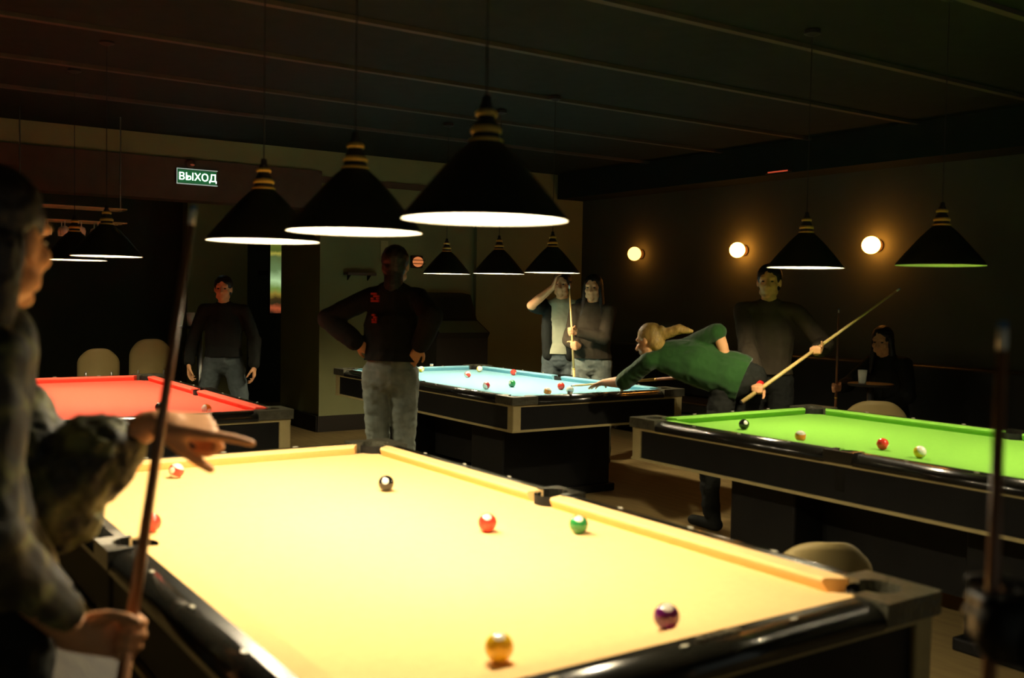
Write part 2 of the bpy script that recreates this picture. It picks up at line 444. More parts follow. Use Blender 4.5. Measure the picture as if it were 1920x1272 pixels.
# ------------------------------------------------------------------ lamps
def make_lamp(lit, label, loc):
    t = thing('pendant_lamp', label, 'lamp', loc, 0, None)
    # z = 0 at the rim
    outer = [(.211, 0), (.205, .012), (.168, .058), (.128, .105), (.090, .148), (.060, .178), (.046, .190)]
    inner = [(.042, .186), (.056, .172), (.086, .142), (.124, .100), (.164, .054), (.203, .008), (.2085, .001)]
    bm = bmesh.new(); lathe(bm, outer, 56, cap=False)
    o = obj('shade', bm, M['shade'], t, True)
    md = o.data
    bm = bmesh.new(); lathe(bm, [(0, .186)] + inner + [(.211, 0)], 56, cap=False)
    obj('reflector', bm, M['shade_in'] if lit else M['diffuser_off'], t, True)
    if lit:
        bm = bmesh.new(); lathe(bm, [(0, .058), (.022, .062), (.038, .076), (.043, .095), (.036, .116), (.018, .134), (.014, .186), (0, .186)], 28, cap=False)
        obj('bulb', bm, M['diffuser'], t, True)
    else:
        bm = bmesh.new(); lathe(bm, [(0, .05), (.02, .055), (.032, .075), (.03, .1), (.015, .125), (.014, .17), (0, .17)], 24, cap=False)
        obj('bulb', bm, M['diffuser_off'], t, True)
    bm = bmesh.new(); lathe(bm, [(.046, .188), (.040, .200), (.034, .203), (.034, .222), (.036, .224), (.026, .248), (.022, .250), (.022, .266), (.024, .268), (.012, .292), (.010, .31), (0, .312)], 28, cap=False)
    sk = obj('socket', bm, M['cord'], t, True)
    for r, z, q in ((.042, .200, .005), (.0385, .226, .0085), (.027, .268, .008)):
        bm = bmesh.new(); lathe(bm, [(r - .004, z - q), (r, z - q), (r + .0015, z), (r - .006, z + q), (r - .010, z + q)], 32)
        obj('brass_ring', bm, M['ring'], sk, True)
    bm = bmesh.new(); tube(bm, (0, 0, .30), (0, 0, 3.0 - loc[2] - .02), .0025, .0025, 8); lathe(bm, [(0, 3.0 - loc[2]), (.045, 3.0 - loc[2]), (.045, 3.0 - loc[2] - .02), (.01, 3.0 - loc[2] - .035), (0, 3.0 - loc[2] - .035)], 20, cap=False)
    obj('cord', bm, M['cord'], t)
    return t
LAMP_Z = 1.685
lamp = make_lamp(True, 'conical dark lamp hanging lowest and largest over the yellow table', (1.888, -.632, LAMP_Z))
lamp['group'] = 'pendant lamps over the yellow table'
unlit = make_lamp(False, 'unlit conical lamp over the green table, its rim only tinted green', (1.119, 2.530, LAMP_Z - .003))
unlit['group'] = 'pendant lamps over the green table'
for x, y, z, lab, g in (
        (1.155, -.642, LAMP_Z, 'conical dark lamp over the yellow table, middle of its three', 'yellow'),
        (.345, -.634, LAMP_Z, 'conical dark lamp over the yellow table, farthest of its three from the camera', 'yellow'),
        (-3.635, 2.524, 1.679, 'small conical lamp over the blue table, leftmost of its three', 'blue'),
        (-2.802, 2.524, 1.673, 'small conical lamp over the blue table, middle of its three', 'blue'),
        (-2.075, 2.524, 1.674, 'small conical lamp over the blue table, rightmost of its three', 'blue'),
        (.293, 2.530, 1.681, 'lit conical lamp over the green table in front of the cued man', 'green'),
        (1.96, 2.530, 1.681, 'lit conical lamp over the near half of the green table', 'green'),
        (-3.456, -.570, 1.690, 'conical lamp over the far half of the red table, lower edge leftmost', 'red'),
        (-2.50, -.570, 1.694, 'conical lamp over the red table, nearer of its two', 'red')):
    dup(lamp, (x, y, z), 0, lab, None, 'pendant lamps over the %s table' % g)
unl = None

# ------------------------------------------------------------------ balls
ball_me = {}
def ball(x, y, col, name, rot, label, group, striped=False, z=None):
    k = (name, striped)
    if k not in ball_me:
        bm = bmesh.new(); bmesh.ops.create_uvsphere(bm, u_segments=32, v_segments=20, radius=BALL)
        me = bpy.data.meshes.new('pool_ball'); bm.to_mesh(me); bm.free()
        me.materials.append(ball_mat('%s_ball' % name, col, striped))
        for p in me.polygons: p.use_smooth = True
        ball_me[k] = me
    o = bpy.data.objects.new('pool_ball', ball_me[k]); COL.objects.link(o)
    o.location = (x, y, (BED + BALL) if z is None else z); o.rotation_euler = rot
    return tag(o, label, 'ball', group)
RED, ORG, YEL, GRN, PUR, BLK, WHT, BLU, MAR = (.75, .05, .03), (.85, .25, .03), (.85, .55, .03), (.02, .22, .05), (.10, .01, .10), (.01, .01, .01), (.85, .8, .65), (.03, .1, .5), (.35, .02, .02)
gy = 'balls on the yellow table'
ball(.186, -.910, RED, 'red', (.4, .2, 2.2), 'red and white ball under the pointing hand', gy, True)
ball(1.018, -1.220, RED, 'red', (1.1, .9, 1.2), 'red ball half hidden by the brown cue', gy)
ball(.799, -.337, BLK, 'black', (.2, -.5, -.6), 'black ball near the far pocket of the yellow table', gy)
ball(1.511, -.362, RED, 'red', (.3, -.9, -.6), 'red and white ball in the middle of the yellow table', gy)
ball(1.667, -.135, GRN, 'green', (.3, -.9, -.6), 'dark green ball near the long yellow cushion', gy)
ball(2.459, -.516, PUR, 'purple', (.2, -1.1, -.6), 'dark purple ball by the near right rail of the yellow table', gy)
ball(2.428, -.929, YEL, 'yellow', (.2, -1.2, -.6), 'yellow ball with a white top, nearest to the camera', gy)
gb = 'balls on the blue table'
ball(-4.02, 2.50, YEL, 'yellow', (.5, .2, .1), 'yellow and white ball right beside the standing man in jeans', gb, True)
ball(-3.86, 3.03, YEL, 'yellow', (1.2, .9, 1), 'yellow ball in front of the far blue corner pocket', gb, True)
ball(-3.345, 2.581, RED, 'red', (.5, .6, 2), 'red and white ball beside the yellow one on blue cloth', gb, True)
ball(-3.395, 3.095, RED, 'red', (1, .2, .4), 'pinkish red ball against the far blue cushion', gb)
ball(-2.375, 2.146, MAR, 'maroon', (.3, 1.2, 2.1), 'small red ball near the front rail of the blue table', gb, True)
ball(-2.451, 2.434, GRN, 'green', (.5, .2, 1.7), 'dark green ball in the middle of the blue table', gb)
ball(-2.108, 2.655, RED, 'red', (.9, 1.4, .2), 'red ball on blue cloth below the cue of the woman in brown', gb)
ball(-1.80, 2.300, ORG, 'orange', (.2, .3, 1.2), 'reddish ball close to the near blue cushion end', gb, True)
ball(-1.82, 2.52, WHT, 'white', (0, 0, 0), 'white cue ball just in front of the bridging hand', gb)
gg = 'balls on the green table'
ball(.200, 2.172, BLK, 'black', (.3, -.5, -.4), 'black ball in the left corner of the green table', gg)
ball(.668, 2.077, ORG, 'orange', (.2, .1, .6), 'orange and white ball by the front rail of the green table', gg, True)
ball(1.049, 2.217, RED, 'red', (1.2, .4, .4), 'solid red ball on the green table', gg)
ball(1.294, 2.151, YEL, 'yellow', (.4, .9, .2), 'pale yellow ball on the green table, nearest the dark cue', gg, True)
gr = 'balls on the red table'
ball(-1.753, -.186, ORG, 'orange', (1.4, .3, .3), 'orange and white striped ball on the red table', gr, True)
ball(-1.944, -.397, BLK, 'black', (.1, -.4, .6), 'black ball on the red table behind the brown cue', gr)
# chalk cubes
def chalk(x, y, m, label, rz=.4, z=RT + .001):
    t = thing('chalk_cube', label, 'chalk', (x, y, z), rz, 'chalk cubes on the rails')
    bm = bmesh.new(); box(bm, -.012, .012, -.012, .012, 0, .019, .002); obj('paper_wrap', bm, M['chalk_w'], t)
    bm = bmesh.new(); box(bm, -.011, .011, -.011, .011, .019, .022); obj('chalk_top', bm, m, t)
chalk(-4.215, 2.72, M['chalk'], 'pale chalk cube on the far short rail of the blue table')
chalk(-1.485, 2.26, M['chalk'], 'chalk cube on the near right rail of the blue table, by the hand', .2)
chalk(-1.47, 2.72, M['chalk'], 'chalk cube on the blue table rail under the green sleeve', .9)

# ------------------------------------------------------------------ cues
def cue(p_butt, p_tip, label, shaft='maple', butt='cue_brown', group='pool cues', split=.5):
    a, b = V(p_butt), V(p_tip); d = (b - a); L = d.length; d.normalize()
    t = thing('pool_cue', label, 'cue', a, 0, group)
    z = V((0, 0, 0))
    R = lambda f: .0145 + (.0064 - .0145) * f
    bm = bmesh.new(); tube(bm, z + d * .012, d * (L * split), R(0), R(split), 18); obj('butt', bm, M[butt], t, True)
    bm = bmesh.new(); tube(bm, z, d * .014, .0125, .0145, 18); obj('bumper', bm, M['rubber'], t, True)
    bm = bmesh.new(); tube(bm, d * (L * split), d * (L - .035), R(split), R(1), 18); obj('shaft', bm, M[shaft], t, True)
    bm = bmesh.new(); tube(bm, d * (L * split - .006), d * (L * split + .006), R(split) + .0008, R(split) + .0008, 18); obj('joint_collar', bm, M['ring'], t, True)
    bm = bmesh.new(); tube(bm, d * (L - .035), d * (L - .009), .0065, .0062, 18); obj('ferrule', bm, M['ferrule'], t, True)
    bm = bmesh.new(); tube(bm, d * (L - .009), d * L, .0062, .0055, 18); obj('tip', bm, M['tip'], t, True)
    return t

# ------------------------------------------------------------------ people
def ik(S, W, l1, l2, hint):
    S, W, hint = V(S), V(W), V(hint)
    d = W - S; D = d.length
    if D > (l1 + l2) * .999: k = D / (l1 + l2) * 1.002; l1 *= k; l2 *= k
    a = (l1 * l1 - l2 * l2 + D * D) / (2 * D)
    h = math.sqrt(max(0, l1 * l1 - a * a))
    dn = d / D; p = hint - dn * hint.dot(dn)
    if p.length < 1e-4: p = V((0, 0, -1)) - dn * (-dn.z)
    return S + dn * a + p.normalized() * h

def hand(bm, W, d, n, s, curls, k=1.0, thumb=(.55, .6, .35), spread=0.06, thumb_curl=30):
    """W wrist, d toward the fingers, n out of the palm, s toward the thumb side; curls = 4 triples in degrees (index..little)"""
    W, d, n, s = V(W), V(d).normalized(), V(n), V(s)
    n = (n - d * n.dot(d)).normalized(); s = (s - d * s.dot(d) - n * s.dot(n)).normalized()
    pos = (.030, .010, -.010, -.029); mlen = (.092, .094, .090, .083); flen = (.072, .080, .074, .058)
    capsule(bm, W - d * .01, W + d * .03, .026 * k, .028 * k, s, 1.1, .72)
    for i in range(4):
        K = W + (d * mlen[i] + s * pos[i]) * k
        capsule(bm, W + (d * .01 + s * pos[i] * .55) * k, K, .0150 * k, .0115 * k)
        c = curls[i]; ang = 0; p = K; dd = (d + s * (pos[i] / .03) * spread).normalized()
        rr = (.0098, .0088, .0080, .0070) if i < 3 else (.0085, .0076, .0068, .006)
        for j, fr in enumerate((.45, .30, .25)):
            ang += math.radians(c[j])
            q = p + (dd * math.cos(ang) + n * math.sin(ang)) * flen[i] * fr * k
            capsule(bm, p, q, rr[j] * k, rr[j + 1] * k, n=10); p = q
    # web of the palm
    capsule(bm, W + (d * .04 + s * .012) * k, W + (d * .078 + s * .008) * k, .020 * k, .018 * k, s, 1.5, .62)
    T = W + (d * .022 + s * .026 + n * .006) * k
    td = (d * thumb[0] + s * thumb[1] + n * thumb[2]).normalized()
    T2 = T + td * .042 * k; capsule(bm, T, T2, .0155 * k, .0115 * k)
    a = math.radians(thumb_curl); cd = (d * .8 + n * .5 - s * .35).normalized()
    t2 = (td * math.cos(a) + cd * math.sin(a)).normalized(); T3 = T2 + t2 * .032 * k; capsule(bm, T2, T3, .0110 * k, .0098 * k)
    t3 = (td * math.cos(a * 1.9) + cd * math.sin(a * 1.9)).normalized(); T4 = T3 + t3 * .024 * k; capsule(bm, T3, T4, .0098 * k, .0075 * k)

FIST = ((75, 85, 60),) * 4
RELAX = ((18, 22, 15), (24, 28, 18), (28, 30, 20), (32, 32, 20))
FLAT = ((6, 8, 6), (4, 6, 5), (5, 8, 5), (8, 10, 6))
POINT = ((2, 6, 4), (62, 80, 50), (70, 85, 55), (74, 88, 55))

def head_blobs(bm, H, f, u, k=1.0):
    H, f, u = V(H), V(f).normalized(), V(u); u = (u - f * u.dot(f)).normalized(); r = f.cross(u)
    P = lambda a, b, c: H + (r * a + f * b + u * c) * k
    ellipsoid(bm, P(0, -.012, .030), r, f, u, .074 * k, .093 * k, .088 * k, 24)
    ellipsoid(bm, P(0, .020, -.030), r, f, u, .060 * k, .070 * k, .082 * k, 24)
    ellipsoid(bm, P(0, .060, -.096), r, f, u, .026 * k, .024 * k, .020 * k)
    capsule(bm, P(0, .084, .018), P(0, .108, -.026), .009 * k, .0135 * k)
    capsule(bm, P(-.012, .092, -.030), P(.012, .092, -.030), .009 * k, .009 * k)
    capsule(bm, P(-.042, .070, .030), P(.042, .070, .030), .012 * k, .012 * k)
    capsule(bm, P(-.020, .083, -.060), P(.020, .083, -.060), .007 * k, .007 * k)
    capsule(bm, P(-.016, .082, -.070), P(.016, .082, -.070), .0075 * k, .0075 * k)
    for s in (-1, 1):
        ellipsoid(bm, P(s * .036, .055, -.024), r, f, u, .026 * k, .028 * k, .026 * k)
        ellipsoid(bm, P(s * .048, .015, -.068), r, f, u, .018 * k, .038 * k, .024 * k)
        ellipsoid(bm, P(s * .077, -.006, -.004), r, f, u, .010 * k, .019 * k, .031 * k)
    return P, r, f, u

def person(label, hip, chest, neck, head, face, hup, right, sh, el, wr, kn, an, hands, clothes,
           hair='short', hairm='hair_dark', k=1.0, vox=.0075, toes=None, eyes=True, shoes='black_cloth', sleeve=(1.0, 0.0), extras=None, shirt_r=1.0, hairfn=None, hem=.03):
    """all points in world metres. hip/chest/neck/head centres; right = body's right; sh/el/wr/kn/an = (right, left) pairs.
    hands = (dict, dict); clothes = (top material, trousers material); sleeve = fraction of upper arm, of forearm covered"""
    hip, chest, neck, head, right = V(hip), V(chest), V(neck), V(head), V(right).normalized()
    an = [V(a) for a in an]; kn = [V(a) for a in kn]
    base = V((hip.x, hip.y, 0))
    t = thing('person', label, 'person', base, 0, None)
    sh, el, wr = [V(a) for a in sh], [V(a) for a in el], [V(a) for a in wr]
    up = (chest - hip).normalized(); hips = [hip + right * .085 * k - up * .02, hip - right * .085 * k - up * .02]
    # ---- body
    bm = bmesh.new()
    capsule(bm, hip, hip + up * .05, .115 * k, .115 * k, right, 1.25, .9)
    capsule(bm, hip + up * .04, chest, .105 * k, .125 * k, right, 1.2, .82)
    capsule(bm, chest, neck - up * .05, .13 * k, .09 * k, right, 1.2, .78)
    capsule(bm, neck - up * .03, head - V(hup).normalized() * .03, .054 * k, .050 * k)
    for i in (0, 1):
        capsule(bm, neck - up * .035, sh[i], .052 * k, .052 * k)
        capsule(bm, sh[i], el[i], .050 * k, .040 * k)
        capsule(bm, el[i], el[i].lerp(wr[i], .35), .040 * k, .041 * k)
        capsule(bm, el[i].lerp(wr[i], .35), wr[i], .041 * k, .026 * k)
        capsule(bm, hips[i], kn[i], .082 * k, .052 * k)
        capsule(bm, kn[i], kn[i].lerp(an[i], .3), .052 * k, .054 * k)
        capsule(bm, kn[i].lerp(an[i], .3), an[i], .054 * k, .034 * k)
        hand(bm, wr[i], **hands[i])
    P, r, f, u = head_blobs(bm, head, face, hup, k)
    fuse('body', bm, M['skin'], t, vox, 2, origin=base)
    # ---- eyes
    if eyes:
        for s in (-1, 1):
            bm = bmesh.new(); ellipsoid(bm, P(s * .031, .074, .006) - base, r, f, u, .011, .011, .006, 12); obj('eye', bm, M['eye'], t, True)
    # ---- hair
    bm = bmesh.new()
    ellipsoid(bm, P(0, -.024, .044), r, f, u, .086 * k, .096 * k, .090 * k, 28)
    ellipsoid(bm, P(0, -.055, -.010), r, f, u, .076 * k, .060 * k, .075 * k, 24)
    if hair == 'long':
        for s in (-1, 1):
            capsule(bm, P(s * .066, -.02, .03), P(s * .082, -.01, -.14), .030 * k, .032 * k, f, 1.3, .8)
            capsule(bm, P(s * .082, -.01, -.14), P(s * .095, .02, -.26), .032 * k, .018 * k, f, 1.3, .8)
        capsule(bm, P(0, -.06, 0), P(0, -.07, -.22), .065 * k, .05 * k, r, 1.3, .7)
    if hairfn: hairfn(bm, P)
    fuse('hair', bm, M[hairm], t, vox, 1, wrinkle=.004, wscale=40, origin=base)
    # ---- top
    bm = bmesh.new(); g = .016 * shirt_r
    capsule(bm, hip + up * .0, hip + up * .06, .136 * k + g * .5, .130 * k + g * .5, right, 1.27, 1.0)
    capsule(bm, hip + up * .04, chest, .118 * k + g, .132 * k + g, right, 1.2, .85)
    capsule(bm, chest, neck - up * .062, .135 * k + g, .088 * k + g, right, 1.2, .80)
    capsule(bm, neck - up * .045, neck - up * .012, .062 * k + g * .4, .056 * k + g * .3)
    for i in (0, 1):
        sl = sleeve if not isinstance(sleeve[0], tuple) else sleeve[i]
        capsule(bm, neck - up * .045, sh[i], .053 * k + g * .5, .052 * k + g * .5)
        e = sh[i].lerp(el[i], sl[0]); capsule(bm, sh[i], e, .052 * k + g * .5, .047 * k + g * .8)
        if sl[1] > 0:
            w = el[i].lerp(wr[i], sl[1]); capsule(bm, el[i], w, .050 * k + g * .9, .036 * k + g * .9)
    fuse('jacket' if sleeve[0] == 1.0 or isinstance(sleeve[0], tuple) else 't_shirt', bm, M[clothes[0]], t, vox * 1.15, 2, wrinkle=.006, wscale=11, origin=base, wstretch=(1, 1, .8), hem=(hip + up * hem, up, .24))
    # ---- trousers
    bm = bmesh.new()
    capsule(bm, hip - up * .02, hip + up * .06, .128 * k, .118 * k, right, 1.27, .98)
    for i in (0, 1):
        capsule(bm, hips[i], kn[i], .100 * k, .072 * k); capsule(bm, kn[i], an[i] + V((0, 0, .03)), .072 * k, .060 * k)
    fuse('trousers', bm, M[clothes[1]], t, vox * 1.15, 2, wrinkle=.009, wscale=10, wstretch=(1, 1, 1.6), origin=base)
    for i in (0, 1):
        td = V(toes[i]) if toes else V(face); td = V((td.x, td.y, 0)).normalized()
        bm = bmesh.new(); A = V((an[i].x, an[i].y, .045))
        capsule(bm, A - td * .04, A + td * .15, .044, .036, V((0, 0, 1)), .95, 1.05); capsule(bm, A - td * .03, A - td * .02 + V((0, 0, .07)), .042, .044)
        for v in bm.verts: v.co.z = max(v.co.z, .004)
        fuse('shoe', bm, M[shoes], t, .008, 1, origin=base)
    if extras: extras(t, base, P)
    return t

def standing(xy, fdeg, H=1.75, lean=(0, 0), spread=.11):
    """joint set for a standing figure facing fdeg (degrees, world)"""
    k = H / 1.75; a = math.radians(fdeg); f = V((math.cos(a), math.sin(a), 0)); r = f.cross(V((0, 0, 1)))
    o = V((xy[0], xy[1], 0)); L = f * lean[0] + r * lean[1]
    d = dict(hip=o + V((0, 0, .96 * k)), chest=o + L * .6 + V((0, 0, 1.25 * k)), neck=o + L + V((0, 0, 1.49 * k)), head=o + L * 1.1 + f * .03 + V((0, 0, 1.63 * k)),
             face=f, hup=(0, 0, 1), right=r, k=k)
    d['sh'] = [o + L + s * r * .185 * k + V((0, 0, 1.43 * k)) for s in (1, -1)]
    d['kn'] = [o + s * r * spread + f * .03 + V((0, 0, .52 * k)) for s in (1, -1)]
    d['an'] = [o + s * r * (spread + .02) + V((0, 0, .09)) for s in (1, -1)]
    return d, f, r

def arms(d, wr, hints, k):
    d['wr'] = [V(w) for w in wr]
    d['el'] = [ik(d['sh'][i], d['wr'][i], .30 * k, .265 * k, hints[i]) for i in (0, 1)]

def grip(G, c, dd, flip=1):
    """hand closed round a stick at G, stick axis c toward the thumb, fingers direction dd; returns wrist and frame"""
    c = V(c).normalized(); dd = V(dd); dd = (dd - c * dd.dot(c)).normalized(); n = dd.cross(c) * flip
    return V(G) - dd * .082 - n * .028, dict(d=dd, n=n, s=c, curls=FIST, thumb=(.6, .35, .75), thumb_curl=35)

UP = V((0, 0, 1))
# 1 --- foreground left, olive camouflage jacket, pointing across the table
tipP, gripP = V((2.245, -1.470, 1.645)), V((2.290, -1.590, .904))
cd = (tipP - gripP).normalized()
cue(tipP - cd * 1.46, tipP, 'brown cue held upright by the person in camouflage', 'cue_brown', 'cue_brown', split=.5)
wr_r, hr = grip(gripP, cd, V((.15, .9, -.15)), 1)
k1 = .99
wl = V((2.085, -1.495, 1.243))
D1 = dict(hip=(2.09, -1.805, .95), chest=(2.085, -1.855, 1.20), neck=(2.095, -1.800, 1.435), head=(2.093, -1.763, 1.575),
          face=V((-.66, .75, -.05)), hup=(0, 0, 1), right=V((.97, .25, 0)), k=k1,
          sh=[V((2.245, -1.795, 1.375)), V((1.945, -1.765, 1.385))], kn=[V((2.19, -1.80, .5)), V((1.99, -1.78, .5))], an=[V((2.18, -1.86, .09)), V((1.96, -1.84, .09))])
D1['wr'] = [wr_r, wl]
D1['el'] = [ik(D1['sh'][0], wr_r, .275, .255, (.55, -.9, -.1)), ik(D1['sh'][1], wl, .285, .235, (0.2, -.1, -1))]
pd = V((.30, .95, -.10)).normalized()
def p1x(t, base, P):
    bm = bmesh.new()
    e, w = D1['el'][1], wl
    q = e.lerp(w, .62)
    ax = (w - e).normalized()
    capsule(bm, q - ax * .035, q, .060, .058); capsule(bm, q - ax * .05, q - ax * .02, .062, .064)
    capsule(bm, q - ax * .11, q - ax * .03, .066, .062)
    capsule(bm, e, e + V((0, .02, -.045)), .062, .048)
    capsule(bm, e + V((0, .01, -.02)), e.lerp(w, .5), .088, .078); capsule(bm, e.lerp(D1['sh'][1], .5), e + V((0, .03, -.03)), .075, .090)
    fuse('rolled_sleeve', bm, M['camo'], t, .006, 1, wrinkle=.010, wscale=22, origin=base)
person('person in olive camouflage jacket pointing across the yellow table', hands=(hr, dict(d=pd, n=V((-.35, .05, -1)), s=V((1, -.2, -.3)), curls=POINT, thumb=(.75, .25, .55), thumb_curl=25, k=1.12)),
       clothes=('camo', 'black_cloth'), hair='short', sleeve=((1.0, .72), (1.0, .55)), vox=.0052, eyes=True, extras=p1x, shirt_r=1.25,
       hairfn=lambda bm, P: (capsule(bm, P(.04, -.05, -.02), P(.05, -.07, -.16), .05, .035), capsule(bm, P(-.03, -.05, -.02), P(-.04, -.07, -.16), .05, .035)), **D1)

# 2 --- man seen from behind, hands on hips
d, f, r = standing((-1.80, 1.03), 138, 1.80, lean=(.03, .01), spread=.088)
d['sh'] = [p - r * s * .03 for p, s in zip(d['sh'], (1, -1))]
O = V((-1.80, 1.03, 0))
arms(d, [O + r * .205 - f * .06 + V((0, 0, 1.16)), O - r * .205 - f * .06 + V((0, 0, 1.17))], [r * .35 + V((0, 0, -.3)) - f * .6, -r * 1.6 + f * .1], d['k'])
d['hands'] = (dict(d=V((0, 0, -.8)) - r * .45 + f * .05, n=-r * .3 + f, s=r - UP * .3, curls=RELAX), dict(d=r * .8 - UP * .45 + f * .25, n=f, s=-UP * .2 - r, curls=RELAX))
def p2x(t, base, P):
    # red lettering block printed on the back of the hoodie
    c = d['chest'] + V((0, 0, .02)); bk = -f
    for (x, z, w, h) in ((-.085, .165, .056, .062), (-.088, .030, .034, .060)):
        bm = bmesh.new()
        for q in range(4):
            for j in range(3):
                if (q, j) in ((1, 1), (2, 0), (3, 2)): continue
                a, b = x + (j - 1) * w / 3, z + (q - 1.5) * h / 4
                p = c + r * a + UP * b
                # lay the patch on the curved back
                dep = .158 * math.sqrt(max(0.05, 1 - (a / .21) ** 2)) - .004 * 0
                for s in (0, 1): pass
                vs = []
                for (da, db) in ((-.45, -.4), (.45, -.4), (.45, .4), (-.45, .4)):
                    vs.append(p + r * da * w / 3 + UP * db * h / 4 + bk * dep)
                A = [bm.verts.new(v - base) for v in vs]; B = [bm.verts.new(v - base - bk * .03) for v in vs]
                bm.faces.new(A); bm.faces.new(B[::-1])
                for m_ in range(4): bm.faces.new((A[m_], A[(m_ + 1) % 4], B[(m_ + 1) % 4], B[m_]))
        obj('red_print', bm, M['print_red'], t)
def p2hair(bm, P):
    capsule(bm, P(0, -.055, -.03), P(0, -.065, -.13), .060, .062)
person('man in black hoodie and pale jeans standing with his back turned, hand on hip', clothes=('black_cloth', 'jeans'), sleeve=(1.0, .9), extras=p2x, hairfn=p2hair, eyes=True, shirt_r=1.6, hem=.07, **d)

# 3 --- woman with long dark hair holding a cue with both hands
O = V((-2.93, 3.62, 0))
d, f, r = standing((O.x, O.y), -52, 1.69)
d['sh'] = [p - r * s * .025 for p, s in zip(d['sh'], (1, -1))]
ct, cb = V((-2.815, 3.26, 1.60)), V((-2.665, 3.275, .16))
cax = (ct - cb).normalized()
cue(cb, ct, 'pale cue held upright by the woman in the brown jumper', 'maple', 'maple')
at = lambda z: cb + cax * ((z - cb.z) / cax.z)
wa, ha = grip(at(1.20), cax, V((-.85, -.5, 0)), -1)
wb, hb = grip(at(1.075), cax, V((.25, -.95, 0)), 1)
wa, ha = grip(at(1.075), cax, -r * -.2 + f * .6 - r * 0 + V((.2, .0, 0)), 1)
wb, hb = grip(at(1.20), cax, f * .7 - r * -.5, -1)
d['wr'] = [wa, wb]
d['el'] = [ik(d['sh'][0], wa, .29, .25, r * .6 - UP * .8 - f * .4), ik(d['sh'][1], wb, .29, .25, -r * .9 - UP * .7 - f * .2)]
d['hands'] = (ha, hb)
person('long-haired person in dark brown jumper holding a cue with both hands', clothes=('brown_cloth', 'jeans'), hair='long', sleeve=(1.0, .85), **d)

# 4 --- companion with one arm raised behind the blue table
O = V((-3.36, 3.60, 0))
d, f, r = standing((O.x, O.y), -50, 1.72)
arms(d, [V((-3.20, 3.38, 1.585)), O - r * .24 + f * .1 + V((0, 0, .88))], [r * 1.0 - UP * .8 - f * .1 + V((-.25, -.45, -.5)), -f - r * .3], 1)
d['hands'] = (dict(d=UP * .8 + V((.15, .1, 0)), n=V((.3, .5, 0)), s=-f, curls=RELAX), dict(d=-UP, n=r, s=f, curls=RELAX))
def p4x(t, base, P):
    c, h, n = d['chest'], d['hip'], d['neck']
    bm = bmesh.new()
    for s in (1, -1):
        capsule(bm, h + r * s * .10 + UP * .02, c + r * s * .11, .085, .09, r, .85, 1.5); capsule(bm, c + r * s * .11, n + r * s * .12 - UP * .08, .09, .065, r, .85, 1.4)
        capsule(bm, d['sh'][0 if s > 0 else 1], d['sh'][0 if s > 0 else 1].lerp(d['el'][0 if s > 0 else 1], .7), .078, .066)
    fuse('open_jacket', bm, M['black_cloth'], t, .009, 2, wrinkle=.007, origin=base)
person('person with raised bare forearm, grey shirt under open dark jacket', clothes=('grey_tee', 'jeans_dark'), sleeve=(.6, 0), extras=p4x, **d)

# 5 --- blond player leaning over the end of the blue table
wl5 = V((-1.415, 2.500, .900)); wr5 = V((-.60, 2.90, 1.02))
D5 = dict(hip=(-.56, 2.92, .99), chest=(-.78, 2.76, 1.08), neck=(-.955, 2.600, 1.130), head=(-1.00, 2.545, 1.205), face=V((-.86, -.30, -.30)), hup=(-.25, .05, 1),
          right=V((.50, .78, .10)), k=.93, sh=[V((-.86, 2.80, 1.19)), V((-.955, 2.505, 1.075))], kn=[V((-.62, 3.0, .50)), V((-.62, 2.74, .50))], an=[V((-.55, 3.12, .09)), V((-.56, 2.72, .09))])
D5['wr'] = [wr5, wl5]
D5['el'] = [V((-.66, 2.84, 1.285)), ik(D5['sh'][1], wl5, .27, .24, (.1, -.3, -1))]
D5['hands'] = (dict(d=V((-.1, -.1, -1)), n=V((-.3, -.9, 0)), s=V((-1, 0, 0)), curls=FIST), dict(d=V((-.96, .02, -.30)), n=V((0, 0, -1)), s=V((0, 1, 0)), curls=FLAT, spread=.22, thumb=(.6, .6, .1), thumb_curl=5, k=.95))
def pony(bm, P):
    capsule(bm, P(0, -.08, .05), P(-.01, -.12, .055), .032, .030)
    a = V((-.90, 2.60, 1.262)); b = V((-.745, 2.685, 1.285)); m_ = (a + b) / 2 + V((0, 0, .022)); capsule(bm, P(0, -.10, .05), a, .030, .036); capsule(bm, a, m_, .036, .034); capsule(bm, m_, b, .034, .012)
person('blond player in green shirt bent over the end of the blue table', clothes=('green_tee', 'black_cloth'), hairm='hair_blond', hairfn=pony, sleeve=(.95, 0), hem=-.05, shirt_r=1.5, toes=[(-1, 0, 0), (-1, -.1, 0)], **D5)
cue((-.46, 2.95, 1.03), (-1.78, 2.500, .845), 'pale cue lying through the bridge hand of the blond player', 'maple', 'cue_brown')

# 6 --- man behind the green table with a cue across his body
O = V((-.78, 3.46, 0))
d, f, r = standing((O.x, O.y), -56, 1.74)
pa, pb = V((-.40, 2.83, .86)), V((-.115, 3.77, 1.485))
cx = (pb - pa).normalized()
ga, gb_ = pa + cx * .10, pa + cx * .60
pbt = pa - cx * .04
cue(pbt, pbt + cx * 1.40, 'pale cue slanting across the man behind the green table', 'maple', 'maple')
wa, ha = grip(ga, cx, V((.3, -.8, -.2)), 1)
wb, hb = grip(gb_, cx, V((.5, -.5, .5)), -1)
wa, wb = ga - f * .085 - UP * -.028, gb_ - f * .08 - UP * .02
ha = dict(d=f, n=-UP, s=cx, curls=FIST, thumb=(.6, .35, .75), thumb_curl=35)
hb = dict(d=f, n=UP, s=cx, curls=FIST, thumb=(.6, .35, .75), thumb_curl=35)
d['wr'] = [wa, wb]
d['el'] = [ik(d['sh'][0], wa, .31, .27, r - UP * .3 - f * .5), ik(d['sh'][1], wb, .31, .27, -r - UP * 1.0)]
d['hands'] = (ha, hb)
